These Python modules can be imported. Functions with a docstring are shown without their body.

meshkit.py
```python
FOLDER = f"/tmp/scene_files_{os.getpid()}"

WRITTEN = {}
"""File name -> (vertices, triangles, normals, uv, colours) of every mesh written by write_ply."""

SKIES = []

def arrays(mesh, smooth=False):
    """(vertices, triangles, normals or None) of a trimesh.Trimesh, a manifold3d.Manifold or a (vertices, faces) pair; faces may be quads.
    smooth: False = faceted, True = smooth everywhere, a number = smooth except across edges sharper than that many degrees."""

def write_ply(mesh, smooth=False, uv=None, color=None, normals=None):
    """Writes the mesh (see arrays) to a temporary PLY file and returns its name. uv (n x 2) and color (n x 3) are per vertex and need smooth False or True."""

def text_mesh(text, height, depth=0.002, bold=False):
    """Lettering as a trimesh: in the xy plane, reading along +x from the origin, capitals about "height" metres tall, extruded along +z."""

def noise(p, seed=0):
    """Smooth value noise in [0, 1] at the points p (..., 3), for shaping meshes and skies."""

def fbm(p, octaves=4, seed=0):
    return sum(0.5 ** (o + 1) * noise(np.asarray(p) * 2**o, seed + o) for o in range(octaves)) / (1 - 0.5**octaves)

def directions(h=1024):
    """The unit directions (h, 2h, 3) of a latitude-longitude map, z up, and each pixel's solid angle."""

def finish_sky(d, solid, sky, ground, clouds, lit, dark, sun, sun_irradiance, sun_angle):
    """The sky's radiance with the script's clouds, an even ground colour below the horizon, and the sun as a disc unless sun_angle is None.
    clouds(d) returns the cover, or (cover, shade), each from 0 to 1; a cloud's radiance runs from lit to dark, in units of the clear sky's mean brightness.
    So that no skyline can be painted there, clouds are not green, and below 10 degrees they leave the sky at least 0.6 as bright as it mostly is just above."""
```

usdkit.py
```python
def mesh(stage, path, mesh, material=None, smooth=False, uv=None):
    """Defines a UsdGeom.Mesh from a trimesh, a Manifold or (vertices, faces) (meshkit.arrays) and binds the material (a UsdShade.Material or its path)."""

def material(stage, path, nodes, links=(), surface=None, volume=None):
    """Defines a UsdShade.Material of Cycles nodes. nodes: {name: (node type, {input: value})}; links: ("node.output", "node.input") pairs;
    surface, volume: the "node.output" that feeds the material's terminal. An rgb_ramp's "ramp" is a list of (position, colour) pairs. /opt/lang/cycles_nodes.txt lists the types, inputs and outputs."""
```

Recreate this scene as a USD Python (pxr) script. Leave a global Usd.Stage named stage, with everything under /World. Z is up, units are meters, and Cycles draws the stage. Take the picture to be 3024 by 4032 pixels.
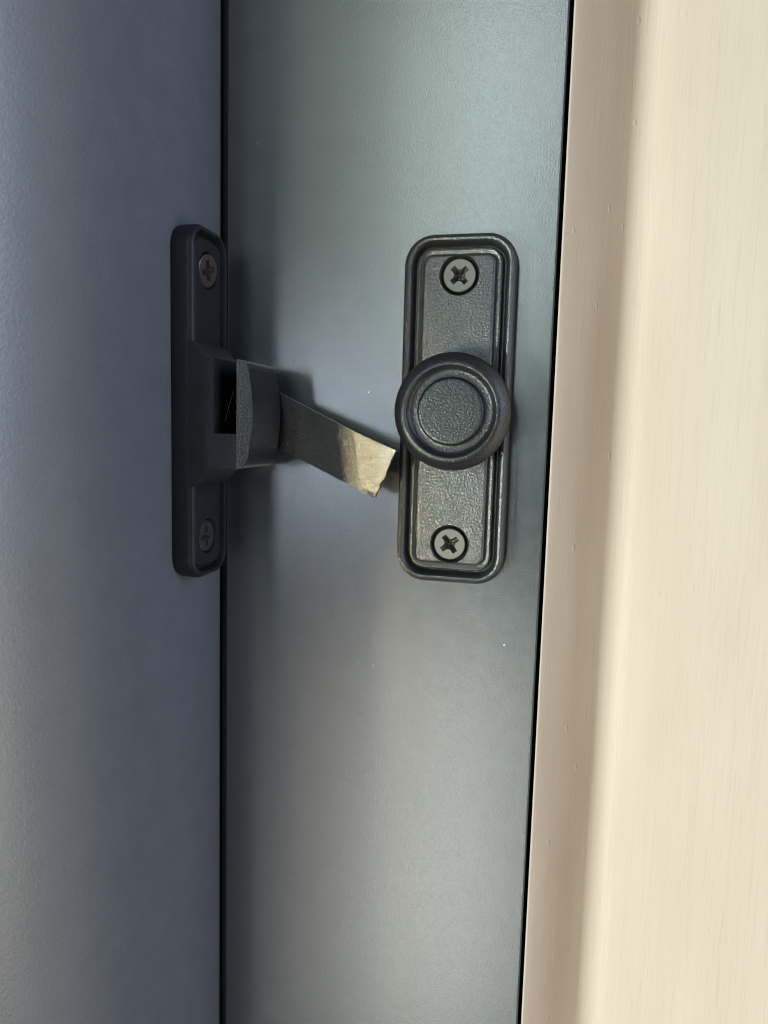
import math, random
import numpy as np, trimesh, manifold3d as m3
from pxr import Gf, Sdf, Usd, UsdGeom, UsdLux, UsdShade
import usdkit, meshkit
from shapely.geometry import Polygon

random.seed(7)
rng = np.random.default_rng(7)
MM = 0.001
stage = Usd.Stage.CreateInMemory()
UsdGeom.SetStageUpAxis(stage, UsdGeom.Tokens.z)
UsdGeom.SetStageMetersPerUnit(stage, 1.0)
stage.SetDefaultPrim(UsdGeom.Xform.Define(stage, '/World').GetPrim())

# ------------------------------------------------------------------ camera (a phone held close to the latch)
CAM = np.array([24.8, -162.97, -3.59]) * MM
YAW, PITCH, ROLL, FPX = .2444, .1140, .0268, 2912.0
fw = np.array([-math.sin(YAW) * math.cos(PITCH), math.cos(YAW) * math.cos(PITCH), -math.sin(PITCH)])
rt0 = np.array([math.cos(YAW), math.sin(YAW), 0]); up0 = np.cross(rt0, fw)
rt = rt0 * math.cos(ROLL) + up0 * math.sin(ROLL); up = up0 * math.cos(ROLL) - rt0 * math.sin(ROLL)
cam = UsdGeom.Camera.Define(stage, '/World/camera')
cam.AddTransformOp().Set(Gf.Matrix4d(*rt, 0, *up, 0, *(-fw), 0, *CAM, 1))
HAP = 36.0
cam.CreateHorizontalApertureAttr(HAP); cam.CreateVerticalApertureAttr(HAP * 4 / 3)
cam.CreateFocalLengthAttr(HAP * FPX / 3024)
cam.CreateFStopAttr(22.0); cam.CreateFocusDistanceAttr(0.158)
cam.CreateClippingRangeAttr(Gf.Vec2f(0.005, 50.0))
cam.CreateExposureAttr(0.0)

# ------------------------------------------------------------------ lamps: daylight falling in from in front of the door
def rect_light(name, pos, target, w, h, strength, color):
    p, t = np.array(pos, float), np.array(target, float) * MM
    z = (p - t) / np.linalg.norm(p - t); x = np.cross([0, 0, 1.0], z); x /= np.linalg.norm(x); y = np.cross(z, x)
    l = UsdLux.RectLight.Define(stage, '/World/' + name)
    l.AddTransformOp().Set(Gf.Matrix4d(*x, 0, *y, 0, *z, 0, *p, 1))
    l.CreateWidthAttr(w); l.CreateHeightAttr(h); l.CreateIntensityAttr(strength); l.CreateColorAttr(Gf.Vec3f(*color))
    return l

def toward(d, dist, at=(-5, -5, -5)):
    d = np.array(d, float); d /= np.linalg.norm(d)
    return np.array(at) * MM + d * dist

T = (-5, -5, -5)
def pane(dx0, dx1, dz0, dz1, dist=1.5):
    """centre, width and height of a window that fills this range of directions"""
    dx, dz = (dx0 + dx1) / 2, (dz0 + dz1) / 2
    c = np.array([dx, -math.sqrt(1 - dx * dx - dz * dz), dz])
    return toward(c, dist), T, dist * (dx1 - dx0), dist * (dz1 - dz0)
LAMPS = [
 ('left_pane_light', *pane(-.375, -.255, .06, .6), 0.89, (1.000, 0.895, 0.549)),
 ('lower_pane_light', *pane(-.375, -.26, -.75, -.16), 0.55, (1.000, 0.6, 0.55)),
 ('right_upper_pane_light', *pane(-.19, -.03, .08, .62), 7.4, (0.80, 1.000, 0.95)),
 ('right_lower_pane_light', *pane(-.218, -.03, -.82, -.21), 5.7, (0.97, 1.000, 0.92)),
 ('bright_pane_light', *pane(-.325, -.275, -.1, .10, 1.4), 28.90, (0.744, 0.854, 1.000)),
 ('low_warm_light', *pane(-.574, -.520, -.373, -.318, 1.1), 992.05, (1.000, 0.854, 0.481)),
 ('high_window_light', *pane(-.1, .25, .40, .7, 1.8), 1.11, (1.000, 0.865, 0.997)),
 ('room_light', toward((.94, -.34, .3), 1.3), T, .7, .7, 9.6, (0.62, 0.74, 1.000)),
 ('low_room_light', toward((.9, -.34, -.45), 1.3), T, .7, .7, 5.0, (1.000, 0.94, 0.72)),
 ('side_sun_light', toward((-.66, -.72, -.22), 2.5, (20, 0, -5)), (20, 0, -5), .24, .26, 352.0, (0.53, 0.86, .95)),
]
for lamp in LAMPS: rect_light(*lamp)

# ------------------------------------------------------------------ helpers
def numbered(parent, name):
    p, n = f'{parent}/{name}', 0
    while stage.GetPrimAtPath(p):
        n += 1; p = f'{parent}/{name}_{n:03d}'
    return p

def tag(prim, label=None, category=None, group=None, kind=None):
    for k, v in (('label', label), ('category', category), ('group', group), ('kind', kind)):
        if v: prim.SetCustomDataByKey(k, v)

def thing(name, label, category, loc=(0, 0, 0), group=None):
    x = UsdGeom.Xform.Define(stage, numbered('/World', name))
    x.AddTranslateOp().Set(Gf.Vec3d(*[c * MM for c in loc]))
    x.GetPrim().SetCustomDataByKey('label', label); x.GetPrim().SetCustomDataByKey('category', category)
    if group: x.GetPrim().SetCustomDataByKey('group', group)
    x.loc = np.array(loc, float)
    return x

def arr(m):
    if isinstance(m, m3.Manifold):
        me = m.to_mesh(); return np.array(me.vert_properties)[:, :3].astype(float), np.array(me.tri_verts)
    if isinstance(m, trimesh.Trimesh): return np.array(m.vertices), np.array(m.faces)
    return np.asarray(m[0], float), np.asarray(m[1])

def part(parent, name, mesh, mat, smooth=30, label=None):
    """A mesh given in world millimetres, defined under its thing (or under a part of it)."""
    v, f = arr(mesh)
    base = parent.GetPath().pathString
    loc = np.array(OFF.get(parent.GetPath().pathString.split('/')[2], (0, 0, 0)), float)
    g = usdkit.mesh(stage, numbered(base, name), trimesh.Trimesh((v - loc) * MM, f, process=False), mat, smooth=smooth)
    if label: g.GetPrim().SetCustomDataByKey('label', label)
    return g
OFF = {}
def new_thing(name, label, category, loc, group=None):
    t = thing(name, label, category, loc, group); OFF[t.GetPath().name] = loc if False else loc
    return t

def mf(v, f):
    return m3.Manifold(m3.Mesh(np.asarray(v, np.float32), np.asarray(f, np.uint32)))

def rrect(w, h, r, k=9):
    """Rounded rectangle, anticlockwise, always 4*k points so that rings of different size can be lofted."""
    r = max(r, .05); pts = []
    for cx, cy, a0 in ((w/2-r, h/2-r, 0), (-w/2+r, h/2-r, 90), (-w/2+r, -h/2+r, 180), (w/2-r, -h/2+r, 270)):
        for i in range(k):
            a = math.radians(a0 + 90 * i / (k - 1)); pts.append((cx + r * math.cos(a), cy + r * math.sin(a)))
    return np.array(pts)

def loft(rings):
    """rings: list of (n,3) closed loops -> closed mesh with flat caps."""
    n = len(rings[0]); v = np.vstack(rings); f = []
    for a in range(len(rings) - 1):
        for i in range(n):
            j = (i + 1) % n
            f += [(a*n+i, a*n+j, (a+1)*n+j), (a*n+i, (a+1)*n+j, (a+1)*n+i)]
    v = np.vstack([v, rings[0].mean(0), rings[-1].mean(0)]); b, t = len(v) - 2, len(v) - 1
    L = (len(rings) - 1) * n
    for i in range(n):
        j = (i + 1) % n
        f += [(b, j, i), (t, L+i, L+j)]
    return v, np.array(f)

def lathe(profile, n=96):
    """profile of (r, h), r>0 -> closed mesh about the h axis; returns local (x, y, h)."""
    a = np.linspace(0, 2 * math.pi, n, endpoint=False)
    return loft([np.stack([r * np.cos(a), r * np.sin(a), np.full(n, h)], 1) for r, h in profile])

# frames: local (a, b, height) -> world
def on_door(v, o=(0, 0, 0)):            # a -> +X, b -> +Z, height -> -Y
    v = np.asarray(v); return np.stack([v[:, 0] + o[0], o[1] - v[:, 2], v[:, 1] + o[2]], 1)
def on_side(v, o=(0, 0, 0)):            # a -> +Y, b -> +Z, height -> +X
    v = np.asarray(v); return np.stack([o[0] + v[:, 2], v[:, 0] + o[1], v[:, 1] + o[2]], 1)

# ------------------------------------------------------------------ materials
def mat(name, nodes, links, surface='p.BSDF'):
    return usdkit.material(stage, '/World/Looks/' + name, nodes, links, surface=surface)

def grain_paint(name, col, var, rough, scale, dist, strength, scale2=None, spec=.5, stretch=None, metallic=0.0, ior=1.5):
    n = {'tc': ('texture_coordinate', {}),
         'mp': ('mapping', {'scale': stretch or (1, 1, 1)}),
         'n1': ('noise_texture', {'scale': scale, 'detail': 3.0, 'roughness': .55}),
         'n2': ('noise_texture', {'scale': scale2 or scale * .06, 'detail': 4.0, 'roughness': .6}),
         'rc': ('rgb_ramp', {'ramp': [(.3, tuple(c * (1 - var) for c in col)), (.7, tuple(min(1, c * (1 + var)) for c in col))]}),
         'rr': ('map_range', {'from_min': .3, 'from_max': .7, 'to_min': rough * .95, 'to_max': rough * 1.05}),
         'b': ('bump', {'strength': strength, 'distance': dist}),
         'p': ('principled_bsdf', {'specular_ior_level': spec, 'metallic': metallic, 'ior': ior})}
    L = [('tc.object', 'mp.vector'), ('mp.vector', 'n1.vector'), ('mp.vector', 'n2.vector'), ('n2.fac', 'rc.fac'), ('rc.color', 'p.base_color'),
         ('n2.fac', 'rr.value'), ('rr.result', 'p.roughness'), ('n1.fac', 'b.height'), ('b.normal', 'p.normal')]
    return mat(name, n, L)

PAINT = grain_paint('grey_semi_gloss_paint', (.036, .041, .047), .05, .165, 2800, 5e-5, 1.0, spec=1.0, ior=1.6)
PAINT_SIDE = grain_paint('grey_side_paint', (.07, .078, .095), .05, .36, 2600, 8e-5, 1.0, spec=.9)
SEAL = grain_paint('dark_seal', (.03, .034, .045), .2, .6, 700, 6e-5, .5)
PAINT_EDGE = grain_paint('grey_paint_edge', (.10, .11, .115), .1, .45, 1500, 4e-5, .4)
BLACK = grain_paint('black_powder_coat', (.014, .014, .015), .15, .19, 2700, 1.7e-4, 1.0, spec=.95)
BLACK_STRIP = grain_paint('black_strip_coat', (.022, .021, .02), .15, .19, 2200, 1.9e-4, 1.0, spec=1.0, ior=1.6)
BLACK_KNOB = grain_paint('black_knob_coat', (.012, .012, .014), .15, .22, 2700, 1.4e-4, 1.0, spec=.45)
BLACK_BLOCK = grain_paint('black_block_coat', (.011, .012, .014), .15, .33, 2700, 8e-5, .9, spec=.6)
BLACK_KEEPER = grain_paint('black_keeper_coat', (.011, .012, .015), .15, .42, 3000, 4e-5, .9, spec=.16)
DARK = grain_paint('dark_void', (.012, .012, .013), .1, .7, 800, 2e-5, .3)
SCREW = grain_paint('dull_steel', (.13, .126, .118), .12, .5, 900, 1.5e-5, .3, metallic=.75)
SCREW_BLACK = grain_paint('blackened_screw', (.02, .02, .022), .2, .4, 1200, 3e-5, .5)
SCREW_BROWN = grain_paint('brown_screw', (.05, .04, .038), .2, .4, 1200, 3e-5, .5, metallic=.4)
CHIP = grain_paint('pale_chip', (.2, .21, .21), .1, .6, 2000, 2e-5, .3)

def trim_paint():
    """brushed oil paint: long streaks, hairline cracks along the grain, a few dried drops"""
    n = {'tc': ('texture_coordinate', {}),
         'mp': ('mapping', {'scale': (1, 1, .03)}), 'mc': ('mapping', {'scale': (1, 1, .022)}), 'ml': ('mapping', {'scale': (1, 1, .3)}), 'md': ('mapping', {'scale': (1, 1, .55)}),
         'n1': ('noise_texture', {'scale': 1500.0, 'detail': 4.0, 'roughness': .65, 'distortion': .3}),
         'n2': ('noise_texture', {'scale': 60.0, 'detail': 1.5}),
         'n3': ('noise_texture', {'scale': 900.0, 'detail': 2.0, 'distortion': .6}),
         'crack': ('map_range', {'from_min': .495, 'from_max': .505, 'to_min': 0.0, 'to_max': 1.0, 'clamp': True}),
         'pk': ('math', {'math_type': 'pingpong', 'value2': .5}),
         'vd': ('voronoi_texture', {'scale': 170.0}),
         'drop': ('map_range', {'from_min': .03, 'from_max': .085, 'to_min': 1.0, 'to_max': 0.0, 'clamp': True, 'range_type': 'smoothstep'}),
         'mul': ('math', {'math_type': 'multiply', 'value2': 2.2}),
         'sum': ('math', {'math_type': 'add'}),
         'sub': ('math', {'math_type': 'subtract', 'value1': .5}),
         'abs': ('math', {'math_type': 'absolute'}),
         'crk': ('map_range', {'from_min': 0.0, 'from_max': .006, 'to_min': -.8, 'to_max': 0.0, 'clamp': True}),
         'sum2': ('math', {'math_type': 'add'}),
         'rc': ('rgb_ramp', {'ramp': [(.3, (.43, .343, .295)), (.7, (.455, .367, .32))]}),
         'b': ('bump', {'strength': .8, 'distance': 4.2e-5}),
         'b2': ('bump', {'strength': .6, 'distance': 1.2e-3}),
         'p': ('principled_bsdf', {'roughness': .58, 'specular_ior_level': .2})}
    for k in ('crack', 'pk'): n.pop(k)
    L = [('tc.object', 'mp.vector'), ('tc.object', 'mc.vector'), ('tc.object', 'md.vector'), ('mp.vector', 'n1.vector'), ('ml.vector', 'n2.vector'), ('tc.object', 'ml.vector'),
         ('mc.vector', 'n3.vector'), ('md.vector', 'vd.vector'), ('vd.distance', 'drop.value'), ('drop.result', 'mul.value1'),
         ('n3.fac', 'sub.value2'), ('sub.value', 'abs.value1'), ('abs.value', 'crk.value'),
         ('n1.fac', 'sum.value1'), ('mul.value', 'sum.value2'), ('sum.value', 'sum2.value1'), ('crk.result', 'sum2.value2'), ('sum2.value', 'b.height'),
         ('n2.fac', 'rc.fac'), ('rc.color', 'p.base_color'), ('n2.fac', 'b2.height'), ('b2.normal', 'b.normal'), ('b.normal', 'p.normal')]
    return mat('cream_brushed_paint', n, L)
TRIM = trim_paint()

# ------------------------------------------------------------------ the large pieces
Z0, Z1 = -420.0, 420.0
def box_prism(poly_xy, z0, z1):
    cs = m3.CrossSection([np.array(poly_xy, float)])
    return cs.extrude(z1 - z0).translate([0, 0, z0])

def rounded_box(x0, x1, y0, y1, r, z0=Z0, z1=Z1):
    p = Polygon([(x0, y0), (x1, y0), (x1, y1), (x0, y1)]).buffer(-r).buffer(r, 6)
    return box_prism(list(p.exterior.coords)[:-1][::-1] if p.exterior.is_ccw is False else list(p.exterior.coords)[:-1], z0, z1)

DOOR_L, DOOR_R = -55.0, 19.8
t = new_thing('door_panel', 'flat dark grey painted panel facing forward between the side panel and the cream trim', 'door panel', (0, 0, 0))
part(t, 'panel', rounded_box(DOOR_L, DOOR_R, 0, 22, .35), PAINT)
def chip(x, z, s, k):
    r = random.Random(k); n = 9
    pts = [(x + s * r.uniform(.4, 1) * math.cos(a) * .7, z + s * r.uniform(.4, 1.1) * math.sin(a)) for a in np.linspace(0, 6.283, n, endpoint=False)]
    m = m3.CrossSection([np.array(pts)]).extrude(.08); v, f = arr(m)
    return on_door(np.stack([v[:, 0], v[:, 1], v[:, 2] - .03], 1)), f
for k, (x, z, s) in enumerate(((12.7, -51.2, .36), (-47.6, 59.4, .16), (-20.2, 4.2, .2), (-21.0, -59, .13), (-17.5, -59.2, .13))):
    v, f = chip(x, z, s, k); part(t, 'paint_chip', (v, f[:, ::-1]), CHIP)

SIDE_X, SIDE_Y = -57.0, -77.0
t = new_thing('side_panel', 'dark grey painted panel standing at right angles along the left, carrying the slotted keeper', 'door panel', (0, 0, 0))
side = [(SIDE_X - 40, 1.2), (SIDE_X - 40, -74.0)]
face = [(SIDE_X - .25, .9), (SIDE_X, .4)]; x = SIDE_X; y = -36.0
face.append((x, y))
while y > -74:
    a = math.radians(37 * min(1, (-36 - y) / 36) ** 1.8); y -= 1.0; x -= math.tan(a); face.append((x, y))
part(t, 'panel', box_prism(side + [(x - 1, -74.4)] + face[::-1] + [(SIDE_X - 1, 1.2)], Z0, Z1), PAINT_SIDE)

# trim: arris, face falling back from the door, then the long cream slope rising toward the room
prof = [(20.75, 24), (20.68, -.55), (20.76, -.86), (20.95, -1.0), (21.2, -.93)]
for x in np.linspace(23, 33.3, 7): prof.append((x, -1 + (x - 21.2) * .9))
p0 = np.array([33.3, -1 + 12.1 * .9]); ang = -50
d0 = math.degrees(math.atan(.9))
cur = p0.copy()
for i in range(12):
    a = math.radians(d0 + (ang - d0) * (i + .5) / 12); cur = cur + .62 * np.array([math.cos(a), math.sin(a)]); prof.append(tuple(cur))
e = cur + 45 * np.array([math.cos(math.radians(ang)), math.sin(math.radians(ang))]); prof += [tuple(e), (e[0] + 30, e[1]), (e[0] + 30, 24)]
part(t, 'seal_strip', rounded_box(SIDE_X - 40, DOOR_L - .06, 1.8, 24, .3), SEAL)
t = new_thing('door_trim', 'cream painted wooden trim with brush marks, right of the dark gap', 'trim', (0, 0, 0))
part(t, 'moulding', box_prism(prof, Z0, Z1), TRIM, smooth=40)
t = new_thing('door_rebate', 'black rebate deep in the gap between the grey panel and the cream trim', 'rebate', (0, 0, 0))
part(t, 'rebate_strip', rounded_box(-57.4, 34, 24.5, 34, .3), DARK)


# ------------------------------------------------------------------ cast plates
def plate_solid(w, h, r, prof):
    """prof: (inset, height) from the wall foot to the raised field."""
    rings = []
    for d, z in prof:
        q = rrect(w - 2 * d, h - 2 * d, max(r - d, r * .28 if d < 4 else 1.5)); rings.append(np.column_stack([q, np.full(len(q), z)]))
    return loft(rings)

def screw_parts(o, frame, rot, top, r=3.45, tilt=(0, 0)):
    head = mf(*lathe([(2.6, top - 3.6), (r * .97, top - .75), (r, top - .5), (r, top - .16), (r - .18, top), ], 64))
    cut = None
    for k in range(2):
        rings = []
        for z, L, w, c in ((top - 2.4, .8, .12, 1.3), (top - .8, 1.85, .42, 1.7), (top + .2, 2.3, .62, 1.9)):
            q = np.array([(-L, -w), (-L * .45, -w * 1.1), (-w * 1.1, -w * c), (w * 1.1, -w * c), (L * .45, -w * 1.1), (L, -w), (L, w), (L * .45, w * 1.1), (w * 1.1, w * c), (-w * 1.1, w * c), (-L * .45, w * 1.1), (-L, w)])
            rings.append(np.column_stack([q, np.full(12, z)]))
        c = mf(*loft(rings)).rotate([0, 0, rot + 90 * k]); cut = c if cut is None else cut + c
    cone = mf(*lathe([(.08, top - 2.9), (.45, top - 2.0), (.8, top + .2)], 24))
    s = (head - cut - cone)
    if tilt != (0, 0): s = s.translate([0, 0, -top]).rotate([tilt[0], tilt[1], 0]).translate([0, 0, top])
    v, f = arr(s); v = frame(v, o)
    return v, f

def screw(parent, o, frame, rot, top, m, flip, tilt=(0, 0), label=None):
    v, f = screw_parts(o, frame, rot, top, tilt=tilt)
    part(parent, 'screw', (v, f if not flip else f[:, ::-1]), m, smooth=35, label=label)

# frames: on_door keeps handedness?  (a,b,h)->(X,-Y,Z): determinant sign decides the winding
FLIP_DOOR = np.linalg.det(on_door(np.eye(3))) < 0
FLIP_SIDE = np.linalg.det(on_side(np.eye(3))) < 0

# the knob latch on the door panel
PW, PH = 24.2, 75.0
rim = [(.25, 0), (.05, .5), (.02, 1.6), (.1, 2.5), (.32, 3.2), (.7, 3.7), (1.15, 3.9), (1.55, 3.8), (1.9, 3.4), (2.1, 2.8), (2.2, 2.0), (2.3, 1.35), (2.5, 1.15), (2.75, 1.2),
       (2.9, 1.7), (3.0, 2.3), (3.15, 2.6), (3.5, 2.7), (4.0, 2.55), (4.25, 2.45), (4.35, 2.6), (4.45, 3.05), (4.6, 3.35), (4.85, 3.5), (5.2, 3.55)]
KNOB_H = 11.2
latch = new_thing('knob_latch', 'black textured metal latch plate with round knob, two steel screws, on the grey door panel', 'latch', (0, 0, 0))
body = mf(*plate_solid(PW, PH, 6.4, rim))
for s in (-1, 1):
    body = body - mf(*lathe([(1.5, -.0), (3.75, 2.3), (3.95, 2.9), (4.15, 3.35), (4.5, 3.9)], 64)).translate([0, s * 28.75, 0])
v, f = arr(body); v = on_door(v)
part(latch, 'base_plate', (v, f[:, ::-1] if FLIP_DOOR else f), BLACK, smooth=28)
for s, rot in ((1, 43), (-1, 37)):
    screw(latch, (0, 0, s * 28.75), on_door, rot, 3.2, SCREW, FLIP_DOOR)
kp = [(6.2, 3.0), (6.2, 4.3), (5.8, 5.0), (6.5, 6.0), (9.5, 6.6), (11.4, 7.1), (12.1, 7.7), (12.3, 8.4), (12.2, 9.0), (11.8, 9.7), (11.2, 10.35), (10.6, 10.85), (10.1, 11.1), (9.7, 11.15), (9.45, 11.05),
      (9.25, 10.75), (8.95, 10.2), (8.6, 9.85), (8.2, 9.72), (7.5, 9.72), (7.15, 9.78), (6.98, 9.9), (6.9, 10.15), (6.78, 10.42), (6.55, 10.55), (6.2, 10.6), (3, 10.62)]
v, f = lathe(kp, 128); v = on_door(v, (.3, 0, 0))
part(latch, 'knob', (v, f[:, ::-1] if FLIP_DOOR else f), BLACK_KNOB, smooth=40)

# the keeper on the side panel
KW, KT = 16.6, 5.0
KY = -22.2 + KW / 2
rimk = [(.25, 0), (.03, .6), (.0, 3.6), (.1, 4.3), (.35, 4.75), (.75, 5.0), (1.15, 4.95), (1.45, 4.5), (1.6, 3.6), (1.75, 3.1), (2.1, 3.05), (2.35, 3.5), (2.5, 4.0), (2.75, 4.3), (3.1, 4.35), (3.4, 4.3)]
keeper = new_thing('slot_keeper', 'black metal keeper plate with a slotted block, screwed to the left side panel', 'latch keeper', (0, 0, 0))
kb = mf(*plate_solid(KW, PH, 5.2, rimk))
for s in (-1, 1):
    kb = kb - mf(*lathe([(1.5, 0), (3.6, 3.2), (3.8, 3.9), (4.0, 4.3), (4.3, 4.8)], 56)).translate([0, s * 28.7, 0])
# web that flares out of the plate's near wall into the block
web = m3.CrossSection([np.array([(-19.5, 4.6), (-13, 4.0), (-13, 10.2), (-19.5, 10.2)])])
v, f = arr(kb); v = on_side(v, (SIDE_X, KY, 0)); 
plate_m = mf(v, f[:, ::-1] if FLIP_SIDE else f)
def xz_prism(pts, y0, y1):
    """polygon in X,Z extruded along Y."""
    v, f = arr(m3.CrossSection([np.array(pts, float)]).extrude(y1 - y0))
    v = np.stack([v[:, 0], y0 + v[:, 2], v[:, 1]], 1); return mf(v, f[:, ::-1])
def arc_side(x, xb, z0, z1, n=9):
    return [(x + (xb - x) * math.sin(math.pi * q), z0 + (z1 - z0) * q) for q in np.linspace(0, 1, n)]
blk = [(-56.5, 10.0), (-56.5, -17.2), (-52.2, -17.2), (-49.0, -13.6), (-47.5, -13.2)] + [(-41.2, -13.1), (-40.4, -12.7)] + arc_side(-40.0, -38.9, -12.0, 8.0)[0:] + [(-40.5, 8.9), (-41.4, 9.4), (-42.1, 9.4)]
block_outer = xz_prism([(-56.5, 13.2), (-56.5, -17.2), (-52.2, -17.2), (-48.6, -13.4), (-47.5, -13.1), (-41.9, -13.0), (-41.2, -12.8), (-40.6, -12.3), (-40.15, -11.5)] + arc_side(-39.85, -38.9, -10.6, 7.6) + [(-40.3, 8.7), (-41.1, 9.3), (-47.2, 9.6), (-49.6, 10.1), (-52.2, 13.2)], -22.15, -6.2)
slot = xz_prism([(-47.2, 14), (-47.2, -5.8), (-42.15, -5.8), (-42.15, 14)], -30, -10.5)
# the outer leg's near end is dressed back to face a little outward
bev = m3.Manifold.cube([20, 12, 60]).translate([0, -12, -30]).rotate([0, 0, 14]).translate([-43.4, -22.25, 0])
kblk = block_outer - slot - bev
def rough_up(m, length, amp, seed, keep=None):
    m = m.refine_to_length(length); v, f = arr(m); tm = trimesh.Trimesh(v, f, process=True)
    d = (meshkit.fbm(tm.vertices * .9, 3, seed) - .5) * amp
    tm.vertices = tm.vertices + tm.vertex_normals * d[:, None]; return tm
part(keeper, 'base_plate', plate_m, BLACK_KEEPER, smooth=28)
half = m3.Manifold.cube([40, 60, 60])
part(keeper, 'slotted_block', kblk - half.translate([-42.15, -40, -30]), BLACK_KEEPER, smooth=30)
part(keeper, 'slot_cheek', rough_up(kblk ^ half.translate([-42.15, -40, -30]), 1.1, .08, 5), BLACK_BLOCK, smooth=30, label='scuffed outer cheek of the slot')
for s, m, rot, tilt, lab in ((1, SCREW_BROWN, 20, (8, -6), 'brownish raised cross-head screw'), (-1, SCREW_BLACK, 4, (0, 0), 'blackened cross-head screw')):
    screw(keeper, (SIDE_X, KY, s * 28.7), on_side, rot, 4.35 if s > 0 else 3.9, m, FLIP_SIDE, tilt, lab)

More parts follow.
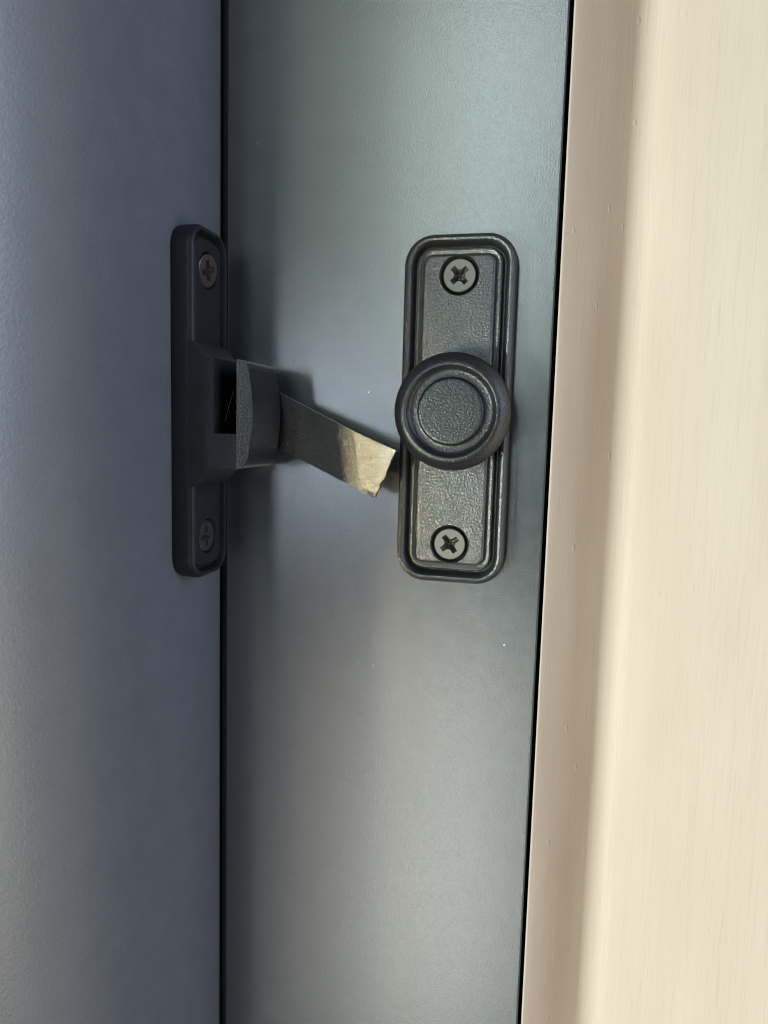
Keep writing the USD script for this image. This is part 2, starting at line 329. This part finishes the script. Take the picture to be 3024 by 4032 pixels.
# ------------------------------------------------------------------ the broken arm sticking out of the keeper
def strip_mesh():
    n_u, n_v, TH = 40, 25, .9
    # edges of the front face: (X, Y, Z) at root, crease, tip
    top = np.array([(-43.0, -5.0, 5.09), (-20.19, -11.0, -4.7), (-10.68, -12.0, -8.35)])
    bot = np.array([(-43.0, -4.0, -7.76), (-18.71, -9.2, -17.47), (-15.4, -9.3, -18.84)])
    us = np.r_[np.linspace(0, 1, 26), np.linspace(1, 2, 15)[1:]]
    r = np.random.default_rng(3)
    jag = np.interp(np.linspace(0, 1, n_v), [0, .1, .22, .34, .42, .48, .56, .62, .7, .8, .92, 1], [0, -.03, -.08, -.02, -.1, -.03, .12, -.1, -.36, -.05, -.28, -.1]) * 1.5
    fr = []
    for k, u in enumerate(us):
        i, q = (0, u) if u <= 1 else (1, u - 1)
        a = top[i] + (top[i+1] - top[i]) * q; b = bot[i] + (bot[i+1] - bot[i]) * q
        row = np.array([a + (b - a) * w for w in np.linspace(0, 1, n_v)])
        if u > 1:                       # torn end and ragged lower edge of the bent tip
            along = (top[2] - top[1]) / np.linalg.norm(top[2] - top[1])
            row += along * (jag * max(0, (u - 1.25) / .75))[:, None]
            row[-1] += (b - a) / np.linalg.norm(b - a) * r.uniform(-.25, .3)
            row[-2:] += r.normal(0, .05, (2, 3))
        else:
            row[0] += np.array([0, 0, 1]) * r.uniform(-.05, .05); row[-1] += np.array([0, 0, 1]) * r.uniform(-.08, .08)
        fr.append(row)
    F = np.array(fr); nU = len(us)
    B = F + np.array([.1, TH, 0])
    v = np.vstack([F.reshape(-1, 3), B.reshape(-1, 3)]); N = nU * n_v; f = []
    idx = lambda s, i, j: s * N + i * n_v + j
    for i in range(nU - 1):
        for j in range(n_v - 1):
            f += [(idx(0, i, j), idx(0, i, j+1), idx(0, i+1, j+1)), (idx(0, i, j), idx(0, i+1, j+1), idx(0, i+1, j))]
            f += [(idx(1, i, j), idx(1, i+1, j+1), idx(1, i, j+1)), (idx(1, i, j), idx(1, i+1, j), idx(1, i+1, j+1))]
    for i in range(nU - 1):
        f += [(idx(0, i, 0), idx(0, i+1, 0), idx(1, i+1, 0)), (idx(0, i, 0), idx(1, i+1, 0), idx(1, i, 0))]
        j = n_v - 1
        f += [(idx(0, i, j), idx(1, i+1, j), idx(0, i+1, j)), (idx(0, i, j), idx(1, i, j), idx(1, i+1, j))]
    for i, w in ((0, 0), (nU - 1, 1)):
        for j in range(n_v - 1):
            q = [(idx(0, i, j), idx(1, i, j+1), idx(0, i, j+1)), (idx(0, i, j), idx(1, i, j), idx(1, i, j+1))]
            f += q if w == 0 else [x[::-1] for x in q]
    return trimesh.Trimesh(v, np.array(f)[:, ::1], process=False)
sm = strip_mesh()
if sm.volume < 0: sm.invert()
arm = new_thing('broken_arm', 'black textured arm with bent torn tip, sticking out of the keeper toward the knob', 'latch arm', (0, 0, 0))
part(arm, 'arm_strip', sm, BLACK_STRIP, smooth=4)
# a fibre caught in the keeper's slot
pts = np.array([(-42.6, -22.4, 3.0), (-43.2, -22.5, 1.0), (-43.9, -22.5, -1.4), (-44.4, -22.3, -3.2)])
tube = None
for a, b in zip(pts[:-1], pts[1:]):
    s = m3.Manifold.hull(m3.Manifold.sphere(.022, 8).translate(list(a)) + m3.Manifold.sphere(.022, 8).translate(list(b))); tube = s if tube is None else tube + s
fib = new_thing('dust_fibre', 'thin pale fibre hanging across the slot of the keeper block', 'fibre', (0, 0, 0))
part(fib, 'strand', tube, SCREW_BROWN)
